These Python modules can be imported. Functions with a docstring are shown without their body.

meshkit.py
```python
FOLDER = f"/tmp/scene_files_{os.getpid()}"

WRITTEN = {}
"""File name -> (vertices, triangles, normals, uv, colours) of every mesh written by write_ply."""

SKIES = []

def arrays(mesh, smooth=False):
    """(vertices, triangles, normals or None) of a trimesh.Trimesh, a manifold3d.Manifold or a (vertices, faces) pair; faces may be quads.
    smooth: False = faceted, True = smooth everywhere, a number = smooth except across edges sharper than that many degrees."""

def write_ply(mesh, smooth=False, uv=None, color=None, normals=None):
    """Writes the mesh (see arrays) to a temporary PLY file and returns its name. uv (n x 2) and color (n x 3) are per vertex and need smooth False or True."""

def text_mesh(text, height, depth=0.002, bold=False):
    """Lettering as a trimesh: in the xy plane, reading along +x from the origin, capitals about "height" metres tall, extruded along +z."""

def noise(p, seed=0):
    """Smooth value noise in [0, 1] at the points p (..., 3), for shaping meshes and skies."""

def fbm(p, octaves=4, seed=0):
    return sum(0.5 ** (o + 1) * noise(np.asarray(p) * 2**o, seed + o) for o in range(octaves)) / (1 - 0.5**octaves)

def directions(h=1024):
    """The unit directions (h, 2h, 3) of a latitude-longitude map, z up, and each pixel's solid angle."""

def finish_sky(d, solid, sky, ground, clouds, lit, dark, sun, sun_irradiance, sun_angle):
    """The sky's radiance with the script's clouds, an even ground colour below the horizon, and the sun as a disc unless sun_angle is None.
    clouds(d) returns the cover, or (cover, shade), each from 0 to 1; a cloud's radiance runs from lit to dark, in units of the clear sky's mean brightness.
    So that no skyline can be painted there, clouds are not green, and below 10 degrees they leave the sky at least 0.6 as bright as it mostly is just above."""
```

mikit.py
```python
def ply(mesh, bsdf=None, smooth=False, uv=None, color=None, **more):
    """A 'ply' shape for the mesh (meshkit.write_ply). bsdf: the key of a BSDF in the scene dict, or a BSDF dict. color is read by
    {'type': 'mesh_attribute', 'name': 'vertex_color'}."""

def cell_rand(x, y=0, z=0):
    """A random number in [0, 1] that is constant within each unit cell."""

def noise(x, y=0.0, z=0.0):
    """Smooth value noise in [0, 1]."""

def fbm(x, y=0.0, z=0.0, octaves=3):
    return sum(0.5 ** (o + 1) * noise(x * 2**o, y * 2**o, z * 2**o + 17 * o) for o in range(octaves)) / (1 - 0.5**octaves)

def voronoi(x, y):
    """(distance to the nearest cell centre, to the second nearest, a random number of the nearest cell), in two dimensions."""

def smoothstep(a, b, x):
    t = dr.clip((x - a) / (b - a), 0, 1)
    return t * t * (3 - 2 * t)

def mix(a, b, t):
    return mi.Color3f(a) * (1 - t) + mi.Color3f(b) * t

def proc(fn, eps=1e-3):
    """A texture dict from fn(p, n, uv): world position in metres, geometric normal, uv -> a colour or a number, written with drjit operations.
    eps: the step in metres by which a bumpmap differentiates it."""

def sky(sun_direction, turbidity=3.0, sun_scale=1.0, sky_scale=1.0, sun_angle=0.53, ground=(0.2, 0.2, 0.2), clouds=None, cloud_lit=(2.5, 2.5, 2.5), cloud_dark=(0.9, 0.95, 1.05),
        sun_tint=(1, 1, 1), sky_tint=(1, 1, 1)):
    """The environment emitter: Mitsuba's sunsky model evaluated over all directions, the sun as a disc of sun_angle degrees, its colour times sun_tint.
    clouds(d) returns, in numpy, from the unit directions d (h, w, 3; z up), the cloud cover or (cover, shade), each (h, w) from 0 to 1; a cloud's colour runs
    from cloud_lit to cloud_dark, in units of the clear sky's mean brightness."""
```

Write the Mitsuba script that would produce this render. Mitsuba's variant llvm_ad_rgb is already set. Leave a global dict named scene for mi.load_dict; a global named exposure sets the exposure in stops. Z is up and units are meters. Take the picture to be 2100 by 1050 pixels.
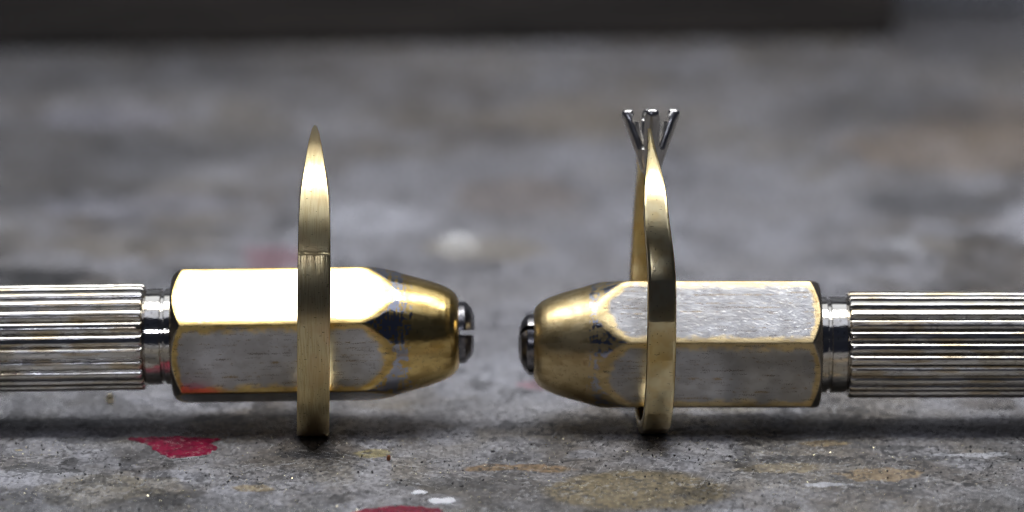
import math, random
import numpy as np, trimesh, mitsuba as mi, drjit as dr, mikit, meshkit, manifold3d as m3
from mikit import proc, noise, fbm, smoothstep, mix

random.seed(7)
RNG = np.random.default_rng(7)
MM = 0.001
T = mi.ScalarTransform4f
scene, labels = {}, {}

# ------------------------------------------------------------------ camera, light, exposure
exposure = 0.0
PITCH, DIST = math.radians(10.0), 290.0            # a macro lens looking down on the bench by ten degrees
target = np.array([0, 0, 12.07])
eye = target - DIST * np.array([0, math.cos(PITCH), -math.sin(PITCH)])
scene['camera'] = {
    'type': 'thinlens', 'fov_axis': 'x', 'fov': 2 * math.degrees(math.atan(34.2 / DIST)),
    'aperture_radius': 2.25 * MM, 'focus_distance': (DIST - 8.0) * MM, 'near_clip': 0.01, 'far_clip': 20.0,
    'to_world': T().look_at(origin=(eye * MM).tolist(), target=(target * MM).tolist(), up=[0, 0, 1]),
}
scene['ambient'] = {'type': 'constant', 'radiance': {'type': 'rgb', 'value': [0.011, 0.013, 0.022]}}


def panel(key, label, centre, aim, w, h, radiance):
    """A lamp: a housing with a glowing diffuser that faces the bench (sizes in mm)."""
    c, aim = np.array(centre, float), np.array(aim, float)
    d = (aim - c) / np.linalg.norm(aim - c)
    x = np.array([1.0, 0, 0]); x -= d * (x @ d); x /= np.linalg.norm(x)
    y = np.cross(d, x)
    v = np.array([c + sx * x * w / 2 + sy * y * h / 2 for sx, sy in ((-1, -1), (1, -1), (1, 1), (-1, 1))]) * MM
    f = np.array([[0, 1, 2], [0, 2, 3]])
    if np.cross(v[1] - v[0], v[2] - v[0]) @ d < 0:
        f = f[:, ::-1]
    scene[key + '__diffuser'] = mikit.ply((v, f), {'type': 'diffuse', 'reflectance': {'type': 'rgb', 'value': 0.5}},
                                          emitter={'type': 'area', 'radiance': {'type': 'rgb', 'value': list(radiance)}})
    box = trimesh.creation.box([w + 16, h + 16, 30])
    m = np.eye(4); m[:3, 0], m[:3, 1], m[:3, 2], m[:3, 3] = x, y, np.cross(x, y), c - d * 16
    box.apply_transform(m); box.apply_scale(MM)
    scene[key + '__housing'] = mikit.ply(box, 'black_plastic')
    labels[key] = {'label': label, 'category': 'lamp'}


def lamp_at(elevation, dist, x=0.0):
    """A place above the bench: elevation in degrees, counted from the near side over the top to the back."""
    e = math.radians(elevation)
    return (x, -dist * math.cos(e), dist * math.sin(e) + 5)


panel('work_lamp', 'long bright softbox panel hanging low above the bench', lamp_at(91.5, 300), (0, 0, 5), 480, 108, (6.3, 6.4, 6.6))
panel('rear_lamp', 'long dimmer softbox panel hanging behind the bright one', lamp_at(114.5, 320), (0, 0, 5), 480, 124, (0.85, 0.88, 0.95))
panel('front_lamp', 'long dim softbox panel hanging before the bright one', lamp_at(69, 320), (0, 0, 5), 480, 120, (0.62, 0.66, 0.80))
panel('side_lamp', 'small bluish lamp panel low on the near side of the bench', (-60, -600, 275), (0, 0, 5), 90, 40, (8.5, 9.0, 11.0))


# ------------------------------------------------------------------ helpers
def rgb(*c):
    return {'type': 'rgb', 'value': list(c)}


def put(key, mesh, bsdf, smooth=True, uv=None):
    """A mesh in mm becomes one entry of the scene in metres."""
    if isinstance(mesh, m3.Manifold):
        g = mesh.to_mesh()
        mesh = (np.array(g.vert_properties[:, :3]), np.array(g.tri_verts))
    v, f = (np.asarray(mesh.vertices), np.asarray(mesh.faces)) if isinstance(mesh, trimesh.Trimesh) else mesh
    scene[key] = mikit.ply((np.asarray(v) * MM, f), bsdf, smooth, uv=uv)


def grid_mesh(P, close_j=True):
    """Triangles over the points P (n, m, 3); j wraps round. Outward normals."""
    n, m = P.shape[:2]
    j = np.arange(m if close_j else m - 1)
    i = np.arange(n - 1)
    I, J = np.meshgrid(i, j, indexing='ij')
    J2 = (J + 1) % m
    q = np.stack([I * m + J, (I + 1) * m + J, (I + 1) * m + J2, I * m + J2], -1).reshape(-1, 4)
    f = np.vstack([q[:, [0, 1, 2]], q[:, [0, 2, 3]]])
    v = P.reshape(-1, 3)
    if close_j:
        vol = np.einsum('ij,ij->i', v[f[:, 0]], np.cross(v[f[:, 1]], v[f[:, 2]])).sum()
        if vol < 0:
            f = f[:, ::-1]
    return v, f


class Frame:
    """A tool's own axes: origin, axis along x, e1 towards the camera, e2 up (mm)."""

    def __init__(self, o, axis):
        self.o, self.a = np.array(o, float), np.array(axis, float) / np.linalg.norm(axis)
        e1 = np.array([0, -1.0, 0]); e1 -= self.a * (e1 @ self.a)
        self.e1 = e1 / np.linalg.norm(e1)
        e2 = np.cross(self.a, self.e1)
        self.e2 = e2 if e2[2] > 0 else -e2

    def out(self, x, r, ang):
        x, r, ang = np.broadcast_arrays(x, r, ang)
        return self.o + x[..., None] * self.a + (r * np.cos(ang))[..., None] * self.e1 + (r * np.sin(ang))[..., None] * self.e2

    def mat(self):
        m = np.eye(4); m[:3, 0], m[:3, 1], m[:3, 2], m[:3, 3] = self.a, self.e1, self.e2, self.o
        return m

    def local(self, p):
        q = mi.Vector3f(p * 1000.0) - mi.Vector3f(*self.o.tolist())
        return [dr.dot(q, mi.Vector3f(*k.tolist())) for k in (self.a, self.e1, self.e2)]


def resample(pts, step):
    """Points along a polyline, spaced by step, corners kept."""
    out = [np.array(pts[0], float)]
    for a, b in zip(pts[:-1], pts[1:]):
        a, b = np.array(a, float), np.array(b, float)
        n = max(1, int(math.ceil(np.linalg.norm(b - a) / step)))
        out += [a + (b - a) * k / n for k in range(1, n + 1)]
    return np.array(out)


def lathe(frame, pts, segs=160, step=0.15, wobble=None):
    s = resample(pts, step)
    ang = np.arange(segs) * 2 * np.pi / segs
    r = np.repeat(s[:, 1:2], segs, 1)
    if wobble is not None:
        r = wobble(s[:, 0:1], r, ang[None])
    return grid_mesh(frame.out(s[:, 0:1], r, ang[None]))


# ------------------------------------------------------------------ the two pin vises: their places
LEFT = Frame([-22.65, 1.6, 6.37 - 6.6 * 0.0142], [1, 0, 0.0142])
RIGHT = Frame([20.55, 1.6, 5.71], [-1, 0, 0.0])
SPIN = {'L': math.radians(19.5), 'R': math.radians(12.6)}
APO, HEXR = 4.23, 4.88
NUT = [(-0.14, 0.02), (-0.14, 3.0), (-0.14, 4.05), (-0.04, 4.2), (0.8, 5.1), (12.1, 5.1), (12.7, 4.92), (13.7, 4.59), (14.6, 4.26), (15.3, 4.03), (16.0, 3.83), (16.6, 3.67), (17.15, 3.51), (17.7, 3.33), (18.2, 3.12),
       (18.55, 2.92), (18.8, 2.71), (18.98, 2.47), (19.07, 2.26), (19.1, 2.05), (19.1, 1.9), (18.6, 1.85), (18.6, 0.02)]


# ------------------------------------------------------------------ materials
def ref_proc(fn, eps=2e-5):
    return proc(fn, eps)


def metal(key, color, rough, height=None, scale=1e-6, spec=None, aniso=None, metallic=1.0):
    b = {'type': 'principled', 'base_color': color, 'roughness': rough, 'metallic': metallic}
    if aniso:
        b['anisotropic'] = aniso
    if height is not None:
        b = {'type': 'bumpmap', 'arbitrary': ref_proc(height), 'scale': scale, 'bsdf': b}
    scene[key] = b


def nut_material(key, F, spin, shiny):
    def parts(p, n):
        x, v, w = F.local(p)
        r = dr.sqrt(v * v + w * w)
        k = math.pi / 3
        a = dr.atan2(w, v) - spin - k / 2
        a = a - k * dr.round(a / k)                 # angle from the middle of the nearest flat
        lat, up = r * dr.sin(a), r * dr.cos(a)
        nx = dr.abs(dr.dot(mi.Vector3f(n), mi.Vector3f(*F.a.tolist())))
        sect = dr.round((dr.atan2(w, v) - spin - k / 2) / k)
        return x, lat, up, r, nx, sect

    def masks(p, n):
        x, lat, up, r, nx, sect = parts(p, n)
        n1 = fbm(x * 1.3 + 9 * sect, lat * 2.2 + 31 * sect, 3.1, 4)
        n2 = fbm(x * 4.0 + 5 * sect, lat * 5.0 + 17 * sect, 7.7, 4)
        ring = noise(x * 9.0, lat * 0.8 + 7 * sect, 5.0)
        streak = 0.7 * noise(x * 0.24 + 3.0 * sect, lat * 12.0 + 13 * sect, 1.3) + 0.3 * fbm(x * 4.0, lat * 14.0 + 7 * sect, 4.0, 2)
        prof = 4.92 - dr.maximum(x - 12.7, 0) * 0.335
        e_side = 2.46 - dr.abs(lat)
        e_tip = (prof - r) * 1.15
        e_back = (x - dr.maximum((r - 4.2) / 1.15, 0.0)) * 0.75
        e = dr.minimum(dr.minimum(e_side, e_tip), e_back) + (n1 - 0.5) * 0.34 + (n2 - 0.5) * 0.16
        flat = smoothstep(0.14, 0.06, nx)
        nickel_flat = flat * smoothstep(0.18, 0.38, e)
        rim = APO - up + (n1 - 0.5) * 0.1           # on the cone, brass along the flat's rounded rim
        if shiny:
            cone_n = smoothstep(15.6, 15.45, x + (n2 - 0.5) * 2.6 + (n1 - 0.5) * 1.8) * smoothstep(0.41, 0.44, n1 * 0.30 + n2 * 0.45 + ring * 0.25) * smoothstep(0.05, 0.10, rim)
        else:
            cone_n = smoothstep(15.5, 15.3, x + (n2 - 0.5) * 2.0 + (n1 - 0.5) * 1.5) * smoothstep(0.475, 0.495, n1 * 0.42 + n2 * 0.48 + ring * 0.10) * smoothstep(11.9, 12.6, x) * smoothstep(0.06, 0.12, rim)
        nickel = dr.maximum(nickel_flat, (1 - flat) * cone_n * smoothstep(11.0, 11.5, x))
        return x, lat, r, flat, nickel, n1, n2, streak, e

    def color(p, n, uv):
        x, lat, r, flat, nickel, n1, n2, streak, e = masks(p, n)
        brass = mix((0.82, 0.60, 0.23), (0.64, 0.44, 0.15), smoothstep(0.35, 0.65, n1)) if shiny else mix((0.70, 0.55, 0.29), (0.56, 0.42, 0.20), smoothstep(0.35, 0.65, n1))
        brass = mix(brass, (0.40, 0.24, 0.10), smoothstep(0.60, 0.70, n2) * (0.35 if shiny else 0.45))
        nick = mix((0.61, 0.585, 0.55), (0.51, 0.48, 0.44), smoothstep(0.3, 0.7, n1))
        nick = nick * (1.0 if shiny else 0.82) * mi.Color3f(0.98, 1.0, 1.03)
        nick = mix(nick, (0.50, 0.51, 0.57), 1 - flat)
        c = mix(brass, nick, nickel)
        worn = smoothstep(0.68, 0.74, streak) * flat * nickel
        c = mix(c, (0.34, 0.24, 0.12), worn * 0.85)
        dirt = smoothstep(0.665, 0.70, fbm(x * 0.9 + 40, lat * 16.0, r * 0.3, 3)) * flat
        c = mix(c, (0.16, 0.12, 0.09), dirt * 0.75)
        back = smoothstep(0.5, 0.2, x - dr.maximum((r - 4.1) / 1.15, 0.0) + 0.0) * smoothstep(0.35, 0.5, dr.abs(dr.dot(mi.Vector3f(n), mi.Vector3f(*F.a.tolist()))))
        c = mix(c, (0.30, 0.28, 0.26), back * 0.8)
        specks = smoothstep(0.86, 0.90, noise(x * 11.0, lat * 11.0, r * 11.0))
        return mix(c, (0.18, 0.13, 0.08), specks * 0.5)

    def rough(p, n, uv):
        x, lat, r, flat, nickel, n1, n2, streak, e = masks(p, n)
        if shiny:
            b, k = 0.21, 0.19
        else:
            b, k = 0.33, 0.22
        v = b * (1 - nickel * flat) + k * nickel * flat
        v = v + (-0.10 if shiny else -0.18) * nickel * (1 - flat)
        return dr.clip(v + (n2 - 0.5) * 0.12, 0.06, 0.8)

    def height(p, n, uv):
        x, lat, up, r, nx, sect = parts(p, n)
        fine = noise(x * 5.0, lat * 15.0, r * 9.0) * 0.5 + noise(x * 13.0, lat * 13.0, r * 13.0) * 0.6
        broad = fbm(x * 1.6, lat * 3.0 + 11 * sect, r * 1.6, 3)
        nick = smoothstep(0.80, 0.88, noise(x * 3.0 + lat * 1.5 + 5 * sect, lat * 9.0 - x * 4.0, 2.0)) + smoothstep(0.84, 0.9, noise(x * 9.0, lat * 9.0 + 20 * sect, 8.0))
        turned = noise(x * 20.0, lat * 0.7, r) * smoothstep(12.0, 13.0, x)
        fine = fine + turned * (2.2 if shiny else 1.2)
        return fine * (0.5 if shiny else 1.3) + broad * (4.0 if shiny else 2.0) + nick * (0.4 if shiny else 1.2)

    metal(key, ref_proc(color), ref_proc(rough), height, 2.2e-6)


def chrome_material(key, F):
    def color(p, n, uv):
        x, v, w = F.local(p)
        r = dr.sqrt(v * v + w * w)
        a = dr.atan2(w, v)
        n1 = fbm(x * 0.8, a * 6.0, 2.0, 3)
        c = mix((0.80, 0.77, 0.70), (0.66, 0.61, 0.50), smoothstep(0.35, 0.7, n1))
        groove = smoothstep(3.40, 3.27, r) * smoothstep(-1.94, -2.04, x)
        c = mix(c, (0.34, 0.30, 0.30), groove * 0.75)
        brown = smoothstep(0.56, 0.66, fbm(x * 0.35, a * 16.0, 5.0, 3)) * smoothstep(-1.94, -2.04, x)
        c = mix(c, (0.62, 0.48, 0.28), brown * 0.7)
        specks = smoothstep(0.80, 0.85, noise(x * 5.0, a * 26.0, 9.0))
        return mix(c, (0.22, 0.18, 0.15), specks * 0.4)

    def rough(p, n, uv):
        x, v, w = F.local(p)
        return (0.10 + 0.12 * fbm(x * 2.0, v * 4.0, w * 4.0, 3)) * (1 - 0.45 * smoothstep(-2.0, -1.9, x))

    def height(p, n, uv):
        x, v, w = F.local(p)
        return noise(x * 6.0, v * 14.0, w * 14.0) + 3.0 * fbm(x * 0.9, v * 2.0, w * 2.0, 2)

    metal(key, ref_proc(color), ref_proc(rough), height, 2.2e-6)


nut_material('nut_metal_bright', LEFT, SPIN['L'], True)
nut_material('nut_metal_dull', RIGHT, SPIN['R'], False)
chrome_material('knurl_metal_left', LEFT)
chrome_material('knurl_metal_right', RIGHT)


def steel_color(p, n, uv):
    q = p * 1000.0
    return mix((0.30, 0.285, 0.285), (0.15, 0.145, 0.15), smoothstep(0.35, 0.65, fbm(q.x * 2.5, q.y * 2.5, q.z * 2.5, 3)))


def steel_height(p, n, uv):
    q = p * 1000.0
    return fbm(q.x * 5, q.y * 5, q.z * 5, 3)


metal('collet_steel', ref_proc(steel_color), 0.24, steel_height, 6e-6)


def satin_color(p, n, uv):
    q = p * 1000.0
    a = fbm(q.x * 17.0, q.y * 0.9, q.z * 0.9, 2)
    c = mix((0.86, 0.72, 0.40), (0.74, 0.58, 0.28), smoothstep(0.35, 0.7, a))
    c = mix(c, (0.74, 0.54, 0.27), smoothstep(0.5, 0.7, fbm(q.x * 0.7, q.y * 0.5, q.z * 0.5 + 4, 3)) * 0.6)
    pit = smoothstep(0.84, 0.88, noise(q.x * 9.0, q.y * 8.0, q.z * 8.0))
    return mix(c, (0.25, 0.17, 0.08), pit * 0.6)


def satin_height(p, n, uv):
    q = p * 1000.0
    return noise(q.x * 22.0, q.y * 1.1, q.z * 1.1) + 0.6 * noise(q.x * 45.0 + q.z * 8, q.y * 2.0, q.z * 2.0) + 0.7 * noise(q.x * 14.0 + 6 * q.z, q.y * 3, q.z * 3)


metal('satin_gold', ref_proc(satin_color), 0.27, satin_height, 3.2e-6)


def gold_color(p, n, uv):
    q = p * 1000.0
    a = fbm(q.x * 1.5, q.y * 1.2, q.z * 1.2, 3)
    c = mix((0.88, 0.74, 0.42), (0.80, 0.62, 0.30), smoothstep(0.35, 0.7, a))
    pit = smoothstep(0.85, 0.89, noise(q.x * 7.0, q.y * 7.0, q.z * 7.0))
    return mix(c, (0.30, 0.20, 0.10), pit * 0.5)


def gold_height(p, n, uv):
    q = p * 1000.0
    return noise(q.x * 12.0, q.y * 7.0, q.z * 7.0) * 0.6 + 2.5 * fbm(q.x * 1.2, q.y * 0.8, q.z * 0.8, 2) + 0.5 * noise(q.x * 30.0, q.y * 24, q.z * 24)


metal('polished_gold', ref_proc(gold_color), 0.21, gold_height, 5.5e-6)


def head_height(p, n, uv):
    q = p * 1000.0
    return fbm(q.x * 4, q.y * 4, q.z * 4, 3)


metal('white_gold', rgb(0.56, 0.54, 0.51), 0.24, head_height, 6e-6)
scene['black_plastic'] = {'type': 'principled', 'base_color': rgb(0.03, 0.03, 0.03), 'roughness': 0.5}


# ---- the bench's worn grey paint. blobs, both stains and painted light or shade: centre, half-axes in mm, kind
def warp(p):
    q = p * 1000.0
    x, y = q.x, q.y
    wx = (fbm(x * 0.35, y * 0.35, 1.0, 4) - 0.5)
    wy = (fbm(x * 0.35, y * 0.35, 8.0, 4) - 0.5)
    return x, y, wx, wy


STAINS_AND_SHADING = [  # x, y, rx, ry, warp, colour, strength
    (8.1, -17.0, 6.3, 6.0, 1.3, (0.075, 0.072, 0.070), 0.6),
    (8.1, -17.0, 5.9, 5.6, 1.5, (0.185, 0.145, 0.078), 0.85),
    (0.4, -10.8, 3.4, 1.3, 2.0, (0.205, 0.130, 0.060), 0.80),
    (-9.4, -6.4, 1.1, 1.2, 1.5, (0.30, 0.255, 0.12), 0.75),
    (-16.4, -16.6, 1.4, 0.9, 1.6, (0.27, 0.20, 0.09), 0.65),
    (-26.0, -17.0, 4.2, 4.2, 7.0, (0.20, 0.17, 0.11), 0.50),
    (20.9, -3.3, 1.7, 0.9, 1.0, (0.27, 0.20, 0.11), 0.8),
    (23.6, -12.6, 2.6, 1.8, 2.4, (0.27, 0.19, 0.10), 0.7),
    (17.6, -11.0, 2.6, 1.6, 2.4, (0.24, 0.19, 0.11), 0.6),
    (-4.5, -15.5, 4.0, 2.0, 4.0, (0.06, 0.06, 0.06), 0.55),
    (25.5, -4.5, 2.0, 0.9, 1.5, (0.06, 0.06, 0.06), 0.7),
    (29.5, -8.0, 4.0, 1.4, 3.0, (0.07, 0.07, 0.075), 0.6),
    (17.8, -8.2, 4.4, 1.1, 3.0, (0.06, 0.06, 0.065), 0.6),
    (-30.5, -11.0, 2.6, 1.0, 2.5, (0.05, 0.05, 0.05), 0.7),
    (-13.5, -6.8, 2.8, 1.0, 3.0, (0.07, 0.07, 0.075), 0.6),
    (30.0, -6.8, 2.4, 0.5, 1.6, (0.55, 0.55, 0.58), 0.5),
    (19.9, -15.8, 1.6, 0.6, 1.6, (0.55, 0.55, 0.58), 0.6),
    (4.0, 72.0, 27.0, 62.0, 14.0, (0.315, 0.315, 0.345), 0.55),  # pool of light on the middle of the bench, painted into its colour
    (-4.5, 73.8, 1.75, 5.6, 1.0, (0.84, 0.84, 0.84), 1.0),
    (-12.0, 86.0, 5.5, 8.0, 7.0, (0.46, 0.46, 0.50), 0.7),
    (46.0, 84.0, 5.0, 12.0, 7.0, (0.46, 0.46, 0.50), 0.7),
    (33.0, 75.0, 1.5, 4.0, 2.0, (0.40, 0.40, 0.42), 0.7),
    (-19.6, 68.0, 3.0, 6.0, 4.0, (0.27, 0.09, 0.12), 0.50),
    (2.0, 15.8, 1.7, 1.5, 1.2, (0.27, 0.08, 0.11), 0.5),
    (-40.0, 58.0, 6.0, 6.0, 3.0, (0.025, 0.024, 0.024), 0.95),
    (44.0, 128.0, 12.0, 15.0, 8.0, (0.25, 0.185, 0.125), 0.6),
    (51.0, 150.0, 12.0, 12.0, 8.0, (0.20, 0.15, 0.105), 0.6),
    (37.0, 96.0, 6.0, 8.0, 6.0, (0.085, 0.085, 0.09), 0.7),
    (40.0, 158.0, 10.0, 16.0, 9.0, (0.075, 0.073, 0.075), 0.6),
    (0.5, 100.0, 6.0, 10.0, 7.0, (0.18, 0.13, 0.09), 0.45),
    (7.0, 150.0, 9.0, 14.0, 8.0, (0.24, 0.20, 0.15), 0.5),
    (-2.2, 72.0, 5.5, 6.0, 4.0, (0.23, 0.195, 0.14), 0.6),
    (-33.0, 95.0, 9.0, 8.0, 8.0, (0.26, 0.26, 0.30), 0.6),
    (-40.0, 150.0, 7.0, 10.0, 6.0, (0.30, 0.30, 0.36), 0.5),
    (-30.0, 130.0, 12.0, 12.0, 10.0, (0.10, 0.10, 0.105), 0.5),
    (-22.0, 11.0, 5.0, 3.0, 5.0, (0.30, 0.30, 0.33), 0.5),
    (-34.0, -21.0, 9.0, 5.0, 9.0, (0.075, 0.073, 0.073), 0.6),  # from here: vignette and light falloff towards the corners, painted as dark blobs
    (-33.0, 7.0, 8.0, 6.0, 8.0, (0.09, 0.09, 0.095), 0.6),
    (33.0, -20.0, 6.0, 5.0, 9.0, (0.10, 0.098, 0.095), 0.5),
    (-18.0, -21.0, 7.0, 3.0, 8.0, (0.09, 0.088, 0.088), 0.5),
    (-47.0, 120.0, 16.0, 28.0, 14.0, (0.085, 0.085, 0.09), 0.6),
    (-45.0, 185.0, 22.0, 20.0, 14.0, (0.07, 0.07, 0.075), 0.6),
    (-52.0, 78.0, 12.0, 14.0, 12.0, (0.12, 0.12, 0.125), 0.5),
    (56.0, 215.0, 16.0, 25.0, 12.0, (0.09, 0.09, 0.10), 0.6),  # last blob of the painted corner falloff
    (15.5, 9.0, 3.0, 2.0, 2.0, (0.30, 0.27, 0.20), 0.5),
]


def bench_color(p, n, uv):
    x, y, wx, wy = warp(p)
    big = fbm(x * 0.07 + 3.0, y * 0.05, 5.0, 3)
    mid = fbm(x * 0.30, y * 0.22, 2.0, 4)
    small = fbm(x * 2.2, y * 2.2, 6.0, 3)
    c = mix((0.132, 0.117, 0.105), (0.262, 0.257, 0.270), smoothstep(0.30, 0.70, mid * 0.6 + big * 0.4))
    c = mix(c, (0.210, 0.185, 0.150), smoothstep(0.52, 0.68, fbm(x * 0.11 + 50, y * 0.08, 3.0, 3)) * 0.55)
    c = mix(c, (0.34, 0.34, 0.37), smoothstep(0.60, 0.72, fbm(x * 0.22 + 20, y * 0.15 + 11, 3.0, 3)) * 0.55)
    c = mix(c, (0.085, 0.083, 0.085), smoothstep(0.60, 0.72, fbm(x * 0.18 + 70, y * 0.15 + 31, 3.0, 3)) * 0.5)
    for (cx, cy, rx, ry, wa, col, st) in STAINS_AND_SHADING:
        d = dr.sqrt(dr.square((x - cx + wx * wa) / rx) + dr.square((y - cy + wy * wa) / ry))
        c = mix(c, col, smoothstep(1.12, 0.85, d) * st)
    # grain, dark pits and pale rubbed spots
    c = c * (0.20 + 0.62 * small + 0.68 * noise(x * 6.0, y * 2.6, 2.0))
    pits = smoothstep(0.62, 0.72, fbm(x * 3.4 + 9, y * 2.6, 1.0, 2)) * smoothstep(0.42, 0.58, fbm(x * 0.5, y * 0.5, 12.0, 2))
    c = mix(c, (0.035, 0.034, 0.035), pits * 0.75)
    pale = smoothstep(0.66, 0.74, fbm(x * 4.1 + 31, y * 3.3 + 5, 4.0, 2)) * smoothstep(0.40, 0.6, fbm(x * 0.4 + 8, y * 0.4, 15.0, 2))
    c = mix(c, (0.52, 0.52, 0.53), pale * 0.3)
    clump = smoothstep(0.56, 0.66, fbm(x * 0.8 + 17, y * 0.45 + 3, 21.0, 3)) * smoothstep(0.4, 0.62, fbm(x * 0.16, y * 0.12 + 40, 2.0, 2))
    c = mix(c, c * 0.35, clump * 0.8)
    crack = smoothstep(0.022, 0.008, dr.abs(fbm(x * 0.42 + 61, y * 0.34 + 9, 30.0, 4) - 0.5)) * smoothstep(0.50, 0.62, fbm(x * 0.14 + 5, y * 0.14 + 77, 2.0, 2))
    c = mix(c, (0.03, 0.029, 0.029), crack * 0.8)
    for ang, sx, sy, off in ((0.5, 0.35, 16.0, 0.0), (-0.7, 0.30, 15.0, 40.0), (1.35, 0.4, 17.0, 80.0)):
        u, v = x * math.cos(ang) + y * math.sin(ang), -x * math.sin(ang) + y * math.cos(ang)
        s = smoothstep(0.86, 0.92, noise(u * sx + off, v * sy, 3.0)) * smoothstep(0.45, 0.65, noise(x * 0.3 + off, y * 0.3, 9.0))
        c = mix(c, (0.46, 0.46, 0.47), s * 0.45)
    return c


def bench_rough(p, n, uv):
    q = p * 1000.0
    return 0.42 + 0.3 * fbm(q.x * 1.2, q.y * 1.2, 4.0, 3)


def bench_height(p, n, uv):
    q = p * 1000.0
    return fbm(q.x * 3.5, q.y * 3.5, 1.0, 3)


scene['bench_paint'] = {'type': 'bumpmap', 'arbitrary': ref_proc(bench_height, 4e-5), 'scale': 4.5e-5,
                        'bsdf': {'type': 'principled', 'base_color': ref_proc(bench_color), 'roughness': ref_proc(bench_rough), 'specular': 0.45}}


def red_color(p, n, uv):
    q = p * 1000.0
    c = mix((0.20, 0.004, 0.030), (0.13, 0.004, 0.022), smoothstep(0.35, 0.65, fbm(q.x * 1.5, q.y * 1.5, 2.0, 3)))
    worn = smoothstep(0.66, 0.72, fbm(q.x * 3.2, q.y * 3.2, 9.0, 3))
    return mix(c, (0.30, 0.16, 0.16), worn * 0.45)


def red_height(p, n, uv):
    q = p * 1000.0
    return fbm(q.x * 3.0, q.y * 3.0, 5.0, 3)


scene['red_paint'] = {'type': 'bumpmap', 'arbitrary': ref_proc(red_height, 4e-5), 'scale': 5e-5,
                      'bsdf': {'type': 'principled', 'base_color': ref_proc(red_color), 'roughness': 0.38, 'specular': 0.5}}
scene['white_paint'] = {'type': 'principled', 'base_color': rgb(0.66, 0.66, 0.68), 'roughness': 0.45}


def wood_color(p, n, uv):
    q = p * 1000.0
    g = fbm(q.x * 0.05, q.y * 0.3, q.z * 0.5, 4)
    return mix((0.036, 0.030, 0.026), (0.015, 0.013, 0.011), smoothstep(0.3, 0.7, g))


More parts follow.
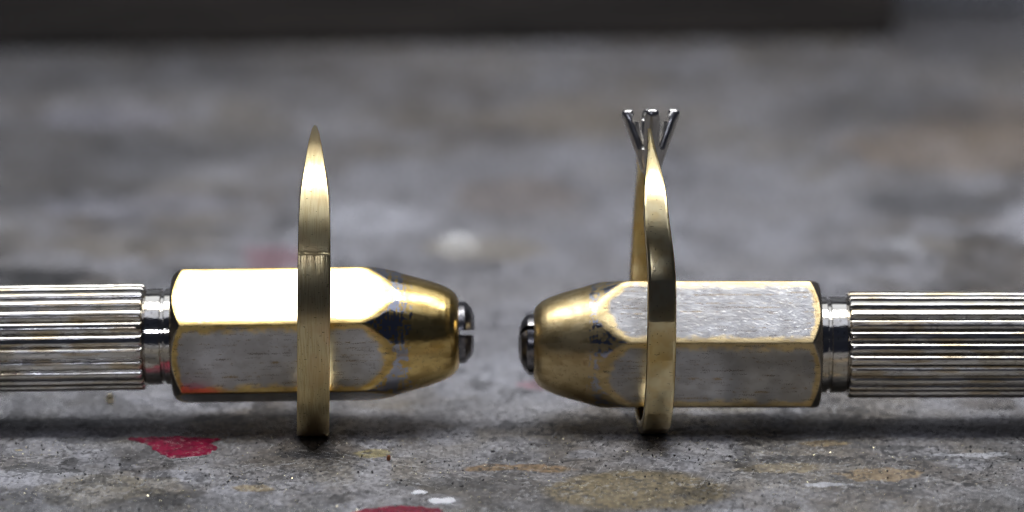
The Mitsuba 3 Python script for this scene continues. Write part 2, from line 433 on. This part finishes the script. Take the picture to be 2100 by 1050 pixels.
scene['dark_wood'] = {'type': 'principled', 'base_color': ref_proc(wood_color), 'roughness': 0.6}
scene['grey_board'] = {'type': 'principled', 'base_color': rgb(0.20, 0.205, 0.225), 'roughness': 0.7}
scene['black_grain'] = {'type': 'principled', 'base_color': rgb(0.02, 0.02, 0.02), 'roughness': 0.35}
scene['pale_grain'] = {'type': 'principled', 'base_color': rgb(0.55, 0.54, 0.52), 'roughness': 0.4}
scene['filing_metal'] = {'type': 'principled', 'base_color': rgb(0.86, 0.76, 0.52), 'roughness': 0.2, 'metallic': 1.0}
scene['rust'] = {'type': 'principled', 'base_color': rgb(0.26, 0.09, 0.03), 'roughness': 0.5}


# ------------------------------------------------------------------ the bench top
def bench_z(x, y):
    """Relief of the worn bench in mm; the contact lines of the rings stay near zero."""
    P = np.stack(np.broadcast_arrays(x, y, 0.0), -1)
    z = 0.10 * (meshkit.fbm(P * 0.45, 3, 1) - 0.5) + 0.06 * (meshkit.fbm(P * 1.6, 2, 5) - 0.5) + 0.13 * (meshkit.fbm(P * 3.3, 2, 15) - 0.5)
    pit = np.clip((meshkit.fbm(P * 0.9 + 40, 3, 9) - 0.60) / 0.1, 0, 1)
    return z - 0.07 * pit


def axis_values(lo, hi, fine_lo, fine_hi, fine, grow=1.16):
    mid = np.arange(fine_lo, fine_hi + 1e-9, fine)
    a, b, s = [mid[0]], [mid[-1]], fine
    while a[-1] > lo:
        s = min(s * grow, 25); a.append(a[-1] - s)
    s = fine
    while b[-1] < hi:
        s = min(s * grow, 25); b.append(b[-1] + s)
    return np.concatenate([a[:0:-1], mid, b[1:]])


bx = axis_values(-420, 420, -37, 37, 0.13)
by = axis_values(-70, 460, -30, 14, 0.13)
X, Y = np.meshgrid(bx, by, indexing='ij')
Z = bench_z(X, Y)
EDGE = -43.0                                       # the bench ends just in front of the picture
over = np.maximum(EDGE - Y, 0)
Y, Z = np.maximum(Y, EDGE) - 1.2 * (1 - np.exp(-over / 1.2)), Z - np.maximum(over - 0.6, 0) * 1.2
v, f = grid_mesh(np.stack([X, Y, Z], -1), close_j=False)
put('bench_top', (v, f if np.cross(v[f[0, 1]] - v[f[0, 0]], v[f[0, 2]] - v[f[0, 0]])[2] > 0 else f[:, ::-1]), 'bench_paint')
labels['bench_top'] = {'label': 'worn grey painted bench top with stains, scratches and metal dust', 'kind': 'structure'}


def paint_patch(key, outline, bsdf, thick=0.08):
    """A dried film of paint that follows the bench: outline (n, 2) round its middle, in mm."""
    o = np.array(outline, float)
    c = o.mean(0)
    t = np.linspace(0, 1, 200, endpoint=False) * len(o)
    i = t.astype(int); u = (t - i)[:, None]
    g = lambda k: o[(i + k) % len(o)]
    o = 0.5 * (2 * g(0) + (g(1) - g(-1)) * u + (2 * g(-1) - 5 * g(0) + 4 * g(1) - g(2)) * u**2 + (3 * g(0) - g(-1) - 3 * g(1) + g(2)) * u**3)
    P3 = np.c_[o, np.zeros(len(o))]
    o = c + (o - c) * (1 + 0.10 * (meshkit.fbm(P3 * 1.8, 4, 3) - 0.5) * 2)[:, None]
    s = np.concatenate([np.linspace(0.02, 0.94, 30), [0.965, 0.985, 1.0]])
    P = c + s[:, None, None] * (o - c)[None]
    z = bench_z(P[..., 0], P[..., 1]) + thick * np.minimum(1, (1 - s) / 0.05)[:, None] ** 0.6 - 0.012 * (s == 1)[:, None]
    z += 0.02 * (meshkit.fbm(np.concatenate([P, 0 * P[..., :1]], -1) * 2.5, 3, 8) - 0.5)
    v, f = grid_mesh(np.concatenate([P, z[..., None]], -1))
    n = np.cross(v[f[:, 1]] - v[f[:, 0]], v[f[:, 2]] - v[f[:, 0]])[:, 2].sum()
    put(key, (v, f if n > 0 else f[:, ::-1]), bsdf)


paint_patch('bench_top__red_paint_spot', [(-25.7, -1.9), (-24.6, -1.5), (-23.2, -1.35), (-21.6, -1.5), (-20.3, -1.7), (-19.6, -2.2), (-20.0, -3.2), (-19.5, -4.6), (-20.1, -6.6), (-21.4, -7.5), (-22.7, -7.3), (-23.6, -5.4), (-24.1, -3.9), (-25.0, -2.7)], 'red_paint')
paint_patch('bench_top__red_paint_spot_001', [(-9.8, -23.0), (-8.5, -21.8), (-7.0, -21.3), (-5.4, -21.8), (-4.3, -22.8), (-4.7, -24.5), (-7.0, -26.0), (-9.6, -24.8)], 'red_paint')
paint_patch('bench_top__white_paint_spot', [(-5.3, -20.2), (-4.6, -19.5), (-3.9, -19.4), (-3.5, -20.2), (-3.9, -21.0), (-4.7, -21.1)], 'white_paint', 0.09)
paint_patch('bench_top__white_paint_spot_001', [(-6.4, -17.6), (-5.8, -17.2), (-5.3, -17.6), (-5.6, -18.2), (-6.2, -18.2)], 'white_paint', 0.05)
labels['bench_top__red_paint_spot'] = {'label': 'crimson dried paint spot in front of the left ring'}
labels['bench_top__red_paint_spot_001'] = {'label': 'crimson dried paint spot cut off by the lower edge'}


# ------------------------------------------------------------------ dark wooden block at the back
def rounded_box(size, r):
    h = np.array(size) / 2 - r
    return m3.Manifold.hull_points(np.array([[sx * h[0], sy * h[1], sz * h[2]] + r * d for sx in (-1, 1) for sy in (-1, 1) for sz in (-1, 1)
                                             for d in trimesh.creation.icosphere(2).vertices]))


g = rounded_box((170, 14, 34), 1.2).to_mesh()
v = np.array(g.vert_properties[:, :3])
th = math.atan2(11.2, 102.7)
Rz = np.array([[math.cos(th), -math.sin(th), 0], [math.sin(th), math.cos(th), 0], [0, 0, 1]])
corner = np.array([44.6, 212.5, 0.0])
v = (v + np.array([-85, 7.0, 17.06])) @ Rz.T + corner
put('wooden_block', (v, np.array(g.tri_verts)), 'dark_wood', 30)
labels['wooden_block'] = {'label': 'long dark brown wooden block lying across the back of the bench', 'category': 'block'}


put('back_wall', (rounded_box((900, 18, 260), 2).translate([0, 248, 129.5])), 'grey_board', 30)
labels['back_wall'] = {'label': 'dark board closing the bench at the back', 'kind': 'structure'}


# ------------------------------------------------------------------ pin vises
def softmin(a, b, k):
    h = np.clip(0.5 + 0.5 * (b - a) / k, 0, 1)
    return b * (1 - h) + a * h - k * h * (1 - h)


def nut_mesh(F, spin, seed):
    s = resample(NUT, 0.075)
    n = 600
    ang = np.arange(n) * 2 * np.pi / n
    a = ang - spin
    sec = np.pi / 3
    d = (a - sec / 2) - sec * np.round((a - sec / 2) / sec)
    flat = APO / np.cos(d)
    hexr = -0.11 * np.log(np.exp(-flat / 0.11) + np.exp(-np.full_like(flat, HEXR + 0.06) / 0.11)) + 0.004
    prof = np.repeat(s[:, 1:2], n, 1)
    # smooth the profile's corners a little so that worn edges catch the light
    r = softmin(prof, hexr[None] + 0 * prof, 0.14)
    r = np.where(prof < 3.0, prof, r)
    x = np.repeat(s[:, 0:1], n, 1)
    P = F.out(x, r, ang[None])
    q = np.stack([x, r * np.cos(ang)[None], r * np.sin(ang)[None]], -1)
    r = r + np.where(prof > 3.0, 0.022 * (meshkit.fbm(q * 0.55, 2, seed) - 0.5), 0)
    return grid_mesh(F.out(x, r, ang[None]))


def knurl_mesh(F, x0, x1, R, teeth, depth):
    prof = [(x0, 0.02), (x0, R - 0.75), (x0, R - 0.20), (x0 - 0.06, R - 0.09), (x0 - 0.18, R)]
    s = resample(prof, 0.2)
    xs = np.concatenate([np.linspace(x0 - 0.5, x0 - 34, 90), np.linspace(x0 - 35, x1, 12)])
    s = np.vstack([s, np.c_[xs, np.full(len(xs), R)], [[x1, R - 0.3], [x1, 0.02]]])
    n = teeth * 16
    ang = np.arange(n) * 2 * np.pi / n
    ph = (ang * teeth / (2 * np.pi)) % 1.0
    u = np.abs(ph - 0.5) * 2                       # 0 in the middle of a ridge, 1 in a groove
    tooth = -depth * (0.45 * u**2 + 0.55 * np.clip((u - 0.45) / 0.55, 0, 1) ** 1.5)
    tid = np.floor(ang * teeth / (2 * np.pi)).astype(int)
    tooth = tooth + np.random.default_rng(teeth).normal(0, 0.018, teeth + 1)[tid] * (1 - u**2)
    r = np.minimum(s[:, 1:2], R + tooth[None])
    xx = np.repeat(s[:, 0:1], n, 1)
    q = np.stack([xx * 0.8, np.cos(ang)[None] * 3 + 0 * xx, np.sin(ang)[None] * 3 + 0 * xx], -1)
    r = r + np.where(s[:, 1:2] > 1, 0.045 * (meshkit.fbm(q, 4, teeth) - 0.5), 0)
    return grid_mesh(F.out(xx, r, ang[None]))


def revolve_m(pts, segs=96):
    """A solid of revolution about x, from (x, r)."""
    cs = m3.CrossSection([[(r, x) for x, r in pts]])
    if cs.area() < 0:
        cs = m3.CrossSection([[(r, x) for x, r in pts[::-1]]])
    m = m3.Manifold.revolve(cs, segs)              # about z, (r, z)
    return m.rotate([0, 90, 0])


def box_m(size, at=(0, 0, 0)):
    return m3.Manifold.cube(list(size), True).translate(list(at))


def vise(key, F, spin, nutmat, metalmat, teeth, groove, slot_deg, tail, end_r):
    put(key + '__chuck_nut', nut_mesh(F, spin, 3 if slot_deg == 10 else 8), nutmat)
    # neck with its turned groove
    g0, g1 = groove
    put(key + '__neck', lathe(F, [(0.2, 0.02), (0.2, 3.2), (0.05, 3.24), (g0 + 0.03, 3.24), (g0 - 0.02, 3.2), (g0 - 0.04, 3.06), (g1 + 0.04, 3.06), (g1 + 0.02, 3.2), (g1 - 0.03, 3.24),
                                  (-1.86, 3.24), (-1.94, 3.14), (-2.4, 3.1), (-2.4, 0.02)], 160, 0.12), metalmat, 35)
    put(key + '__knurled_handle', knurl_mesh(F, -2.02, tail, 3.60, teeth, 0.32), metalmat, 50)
    cap = [(tail + 0.3, 0.02), (tail + 0.3, 3.0), (tail, end_r - 0.5), (tail - 0.5, end_r), (tail - 7, end_r), (tail - 7.8, end_r - 0.8), (tail - 8, 0.02)]
    put(key + '__end_cap', lathe(F, cap, 96, 0.5), metalmat, 35)
    # collet: a domed, bored nose cut by a cross slot into four jaws
    nose = [(16.0, 0.62), (16.0, 1.86), (18.2, 2.08), (19.40, 2.08), (19.50, 2.05), (19.58, 1.98), (19.86, 1.66), (19.90, 1.58), (20.06, 1.14), (20.07, 1.02), (19.95, 0.72), (19.6, 0.62)]
    body = revolve_m(nose)
    body = body - box_m((8, 0.24, 9), (20.4, 0, 0)) - box_m((8, 9, 0.36), (20.4, 0, 0))
    body = body.rotate([slot_deg, 0, 0])
    M = F.mat()
    k = 0
    quarter = m3.Manifold.cube([9, 5, 5], False).translate([14, 0.0, 0.0])
    for q in range(4):
        jaw = body ^ quarter.rotate([90 * q + slot_deg, 0, 0])
        jaw = jaw.translate([[0, 0.06, -0.1, 0.03][q], 0, 0])
        g = jaw.to_mesh()
        v = np.array(g.vert_properties[:, :3]) @ M[:3, :3].T + M[:3, 3]
        f = np.array(g.tri_verts)
        if np.linalg.det(M[:3, :3]) < 0:
            f = f[:, ::-1]
        put(key + '__collet__jaw' + ('' if q == 0 else f'_{q:03d}'), (v, f), 'collet_steel', 28)


vise('pin_vise', LEFT, SPIN['L'], 'nut_metal_bright', 'knurl_metal_left', 24, (-0.62, -0.88), 10, -62.0, 5.3)
vise('pin_vise_001', RIGHT, SPIN['R'], 'nut_metal_dull', 'knurl_metal_right', 26, (-0.62, -0.86), 45, -62.0, 5.7)
labels['pin_vise'] = {'label': 'left pin vise with shiny brass nose, knurled handle running out on the left', 'category': 'pin vise', 'group': 'pin vises laid nose to nose'}
labels['pin_vise_001'] = {'label': 'right pin vise with dull brushed brass nose, knurled handle running out on the right', 'category': 'pin vise', 'group': 'pin vises laid nose to nose'}


# ------------------------------------------------------------------ rings
def ring_mesh(centre, Ro, thick, widths, rear, yaw, lean, bevel, facets=0.0, phi0=89.0, phi1=-260.0, seed=1, taper_thick=0.55, ridge=None, flats=None, rise=0.0, sway=0.0):
    """A shank in the plane x = const: from its front tip over the front, the bottom and the back to its rear tip. widths: (degrees above the front, width)."""
    phi = np.radians(np.concatenate([np.linspace(phi0, 30, 160), np.linspace(29.5, -200, 640), np.linspace(-200.5, phi1, 120)]))
    deg = np.degrees(phi)
    a, w = np.array(widths).T
    a2, w2 = np.array(rear).T
    wid = np.where(deg > -90, np.interp(deg, a[::-1], w[::-1]), np.interp(deg, a2[::-1], w2[::-1]))
    t = np.interp(deg, [phi1, phi1 + 22, -180, 45, phi0 - 20, phi0], [thick * taper_thick, thick * 0.95, thick, thick, thick * 0.95, thick * taper_thick * (1 + 4 * rise)])
    bev = np.minimum(bevel, wid * 0.3)
    # section: (across, inwards)
    sec = []
    for k in range(len(phi)):
        h, b, tt = wid[k] / 2, bev[k], t[k]
        c = 0.4 * b
        sec.append([(-h, tt - 0.1), (-h, b), (-h + 0.3 * b, 0.3 * b), (-h + b, 0.0), *[(q * (h - b), -0.02 * (1 - q * q)) for q in np.linspace(-0.9, 0.9, 19)], (h - b, 0.0), (h - 0.3 * b, 0.3 * b), (h, b), (h, tt - 0.1), (h - 0.1 * wid[k], tt), (0, tt + 0.02), (-h + 0.1 * wid[k], tt)])
    sec = np.array(sec)
    P3 = np.c_[np.cos(phi) * 3, np.sin(phi) * 3, np.full(len(phi), seed)]
    dR = facets * (meshkit.fbm(P3 * 0.9, 2, seed) - 0.5)
    k = np.radians(np.clip(deg - 58, 0, 60))
    dR = dR + rise * Ro * (1 / np.cos(k) - 1)             # the shoulders leave the circle and run up to the setting
    if flats:
        for hi, lo in zip(flats[:-1], flats[1:]):         # filed flats across the band
            inside = (deg <= hi) & (deg >= lo)
            off = np.radians(np.clip(deg, lo, hi) - (hi + lo) / 2)
            half = math.radians((hi - lo) / 2)
            dR = dR + np.where(inside, 0.6 * Ro * (math.cos(half) / np.cos(off) - 1), 0)
    dR = np.repeat(dR[:, None], sec.shape[1], 1)
    if ridge is not None:                            # where two filing directions meet, a ragged little step
        jit = meshkit.fbm(np.stack([sec[..., 0] * 5, 0 * sec[..., 0], 0 * sec[..., 0]], -1), 3, 4)
        d0 = ridge[0] + (jit - 0.5) * 0.5
        dR = dR + ridge[1] * (0.55 + 0.8 * jit) * np.where(deg[:, None] < d0, np.exp(-np.abs(deg[:, None] - d0) / 7.0), np.exp(-((deg[:, None] - d0) / ridge[2]) ** 2))
    R = Ro - sec[..., 1] + dR * (sec[..., 1] < 0.3)
    x = sec[..., 0] + (0.05 * (meshkit.fbm(P3 * 0.5 + 7, 2, seed) - 0.5))[:, None] * (facets > 0)
    t = np.clip((deg - 8) / 32, 0, 1)
    x = x + (sway * t * t * (3 - 2 * t))[:, None]          # the front shoulder is bent a little to one side
    P = np.stack([x, -R * np.cos(phi)[:, None], R * np.sin(phi)[:, None]], -1)
    # end caps: collapse to the middle
    P = np.concatenate([P[:1].mean(1, keepdims=True).repeat(P.shape[1], 1), P, P[-1:].mean(1, keepdims=True).repeat(P.shape[1], 1)])
    cy, sy, cl, sl = math.cos(yaw), math.sin(yaw), math.cos(lean), math.sin(lean)
    P = P @ np.array([[cl, 0, sl], [0, 1, 0], [-sl, 0, cl]]).T
    P = P @ np.array([[cy, -sy, 0], [sy, cy, 0], [0, 0, 1]]).T
    return grid_mesh(P + np.array(centre))


WL = [(92.5, 0.22), (90, 0.30), (84, 0.46), (77, 0.66), (69.5, 0.90), (60.4, 1.20), (51.4, 1.54), (45, 1.76), (40, 1.90), (31, 2.03), (15, 2.12), (-90, 2.14)]
WLR = [(-90, 2.14), (-195, 2.14), (-206, 2.06), (-213, 1.80), (-220, 1.25), (-232, 0.7), (-249, 0.3)]
put('ring_shank', ring_mesh((-13.24, 0, 10.42), 10.40, 1.20, WL, WLR, math.radians(2.5), math.radians(0.8), 0.05, phi0=92.5, phi1=-249, taper_thick=0.7, ridge=(19.2, 0.05, 0.8)), 'satin_gold', 40)
labels['ring_shank'] = {'label': 'satin yellow gold ring band open and pointed at the top, standing round the left tool', 'category': 'ring'}

WR = [(84, 0.20), (82, 0.28), (76, 0.42), (70, 0.56), (64, 0.78), (57.6, 1.04), (49, 1.40), (42, 1.54), (24, 1.74), (5, 1.86), (-90, 1.92)]
WRR = [(-90, 1.92), (-165, 1.9), (-190, 1.45), (-215, 1.08), (-223, 1.05), (-232, 1.35), (-244, 1.35), (-252, 0.5)]
FACETS = [11, -4.5, -20, -34, -48, -63, -78]
put('solitaire_ring__shank', ring_mesh((9.38, 0.7, 10.17), 10.15, 0.80, WR, WRR, math.radians(2.1), math.radians(-0.25), 0.17, facets=0.08, phi0=84, phi1=-252, seed=4, flats=FACETS, rise=0.45, sway=-0.27), 'polished_gold', 40)
labels['solitaire_ring'] = {'label': 'polished yellow gold ring with an empty four-prong head, standing round the right tool', 'category': 'ring'}
labels['solitaire_ring__setting'] = {'label': 'grey white-gold four-prong setting without a stone'}
HEAD = np.array([9.30, 0.7 + 7.62 * math.sin(PITCH), 10.17 + 7.62 * math.cos(PITCH)])    # the ring stands turned back by ten degrees
TILT = trimesh.transformations.rotation_matrix(-PITCH, [1, 0, 0])[:3, :3]


def ball_hull(pts):
    ico = trimesh.creation.icosphere(2).vertices
    return m3.Manifold.hull_points(np.vstack([np.array(c) + r * ico for *c, r in pts]))


def prong_mesh():
    """One prong, leaning out along +x, rounded and with its bearing cut on the inner side; z up from the setting's foot."""
    st = [(0.30, 0.0, 0.38), (0.54, 0.9, 0.43), (0.95, 2.1, 0.46), (1.38, 3.25, 0.44), (1.58, 3.60, 0.38)]   # radial, height, radius
    out = m3.Manifold()
    for a, b in zip(st[:-1], st[1:]):
        out = out + ball_hull([(r, sy * 0.09, z, rad) for r, z, rad in (a, b) for sy in (-1, 1)])
    out = out + ball_hull([(1.60, -0.12, 3.64, 0.33), (1.60, 0.12, 3.64, 0.33), (1.36, -0.12, 3.76, 0.20), (1.36, 0.12, 3.76, 0.20)])
    notch = m3.Manifold.cylinder(2.0, 0.27, 0.27, 24, True).rotate([90, 0, 0]).translate([0.98, 0, 3.38])
    out = out - notch
    return out.refine_to_length(0.12)


pm = prong_mesh().to_mesh()
pv, pf = np.array(pm.vert_properties[:, :3]), np.array(pm.tri_verts)
for q in range(4):
    a = math.radians(2.0 - 90 + 90 * q)
    Rq = np.array([[math.cos(a), -math.sin(a), 0], [math.sin(a), math.cos(a), 0], [0, 0, 1]])
    put('solitaire_ring__setting__prong' + ('' if q == 0 else f'_{q:03d}'), ((pv @ Rq.T * np.array([1, 1, 1 + 0.012 * (q % 3)])) @ TILT.T + HEAD, pf), 'white_gold', 35)
fv = m3.Manifold.revolve(m3.CrossSection([[(0, -0.55), (0.42, -0.5), (0.5, -0.2), (0.66, 0.1), (0.86, 0.8), (0.98, 1.25), (0.86, 1.45), (0.0, 1.3)]]), 64)
put('solitaire_ring__setting__foot', fv.rotate([-10, 0, 0]).translate(HEAD.tolist()), 'white_gold', 35)


# ------------------------------------------------------------------ dust and chips on the bench
def chip(n_pts, size, flat, rng):
    p = rng.normal(size=(n_pts, 3)) * np.array([1, 0.8, flat])
    p /= np.linalg.norm(p / np.array([1, 0.8, flat]), axis=1, keepdims=True)
    return trimesh.convex.convex_hull(p * size)


def scatter(key, count, sizes, bsdf, flat, xr, yr, cluster, label, seed):
    rng = np.random.default_rng(seed)
    kinds = [chip(9, 1.0, flat, rng) for _ in range(12)]
    V, Fc, at = [], [], 0
    k = 0
    while k < count:
        x, y = rng.uniform(*xr), rng.uniform(*yr)
        d = float(meshkit.fbm(np.array([x * 0.16 + seed, y * 0.16, 0.5]), 2, seed))
        if rng.random() > np.clip((d - 0.38) * cluster, 0.06, 1):
            continue
        m = kinds[rng.integers(12)]
        s = sizes[0] * (sizes[1] / sizes[0]) ** (rng.random() ** 2.2)
        R = trimesh.transformations.random_rotation_matrix(rng.random(3))[:3, :3] if flat > 0.5 else trimesh.transformations.euler_matrix(*rng.normal(0, 0.35, 2), rng.uniform(0, 6.3))[:3, :3]
        v = m.vertices @ R.T * s
        v = v + np.array([x, y, float(bench_z(np.array(x), np.array(y))) - v[:, 2].min() * 0.75])
        V.append(v); Fc.append(m.faces + at); at += len(v); k += 1
    put(key, (np.vstack(V), np.vstack(Fc)), bsdf, False)
    labels[key] = {'label': label, 'category': 'dust', 'kind': 'stuff'}


scatter('black_grit', 2600, (0.025, 0.115), 'black_grain', 0.9, (-36, 36), (-27, -1.8), 5.0, 'fine black grit scattered over the bench in front of the rings', 11)
scatter('pale_grit', 2600, (0.022, 0.075), 'pale_grain', 0.8, (-36, 36), (-27, -1.8), 4.0, 'pale crumbs of paint and plaster scattered over the bench in front', 12)
scatter('metal_filings', 2200, (0.024, 0.085), 'filing_metal', 0.35, (-36, 36), (-27, -1.2), 4.0, 'tiny bright brass filings glinting on the bench in front', 13)


def lump(key, at, size, bsdf, label, cat, seed, flat=0.6):
    rng = np.random.default_rng(seed)
    m = trimesh.creation.icosphere(3, 1.0)
    v = m.vertices * (1 + 0.55 * (meshkit.fbm(m.vertices * 1.3 + seed, 3, seed) - 0.5))[:, None] * np.array(size)
    v = v + np.array([at[0], at[1], float(bench_z(np.array(at[0]), np.array(at[1]))) - v[:, 2].min() - 0.02])
    put(key, (v, m.faces), bsdf, 40)
    labels[key] = {'label': label, 'category': cat}


lump('brass_chip', (-27.9, 9.4), (0.28, 0.34, 0.42), 'filing_metal', 'small gold coloured metal chip behind the knurled handle of the left tool', 'metal chip', 2)
lump('rust_crumb', (-8.06, -8.7), (0.13, 0.16, 0.20), 'rust', 'tiny rusty brown crumb on the bench between the two rings', 'crumb', 5)
lump('metal_flake', (-32.6, -5.4), (0.26, 0.14, 0.05), 'filing_metal', 'bright flat metal flake at the left edge in front of the handle shadow', 'metal chip', 6)
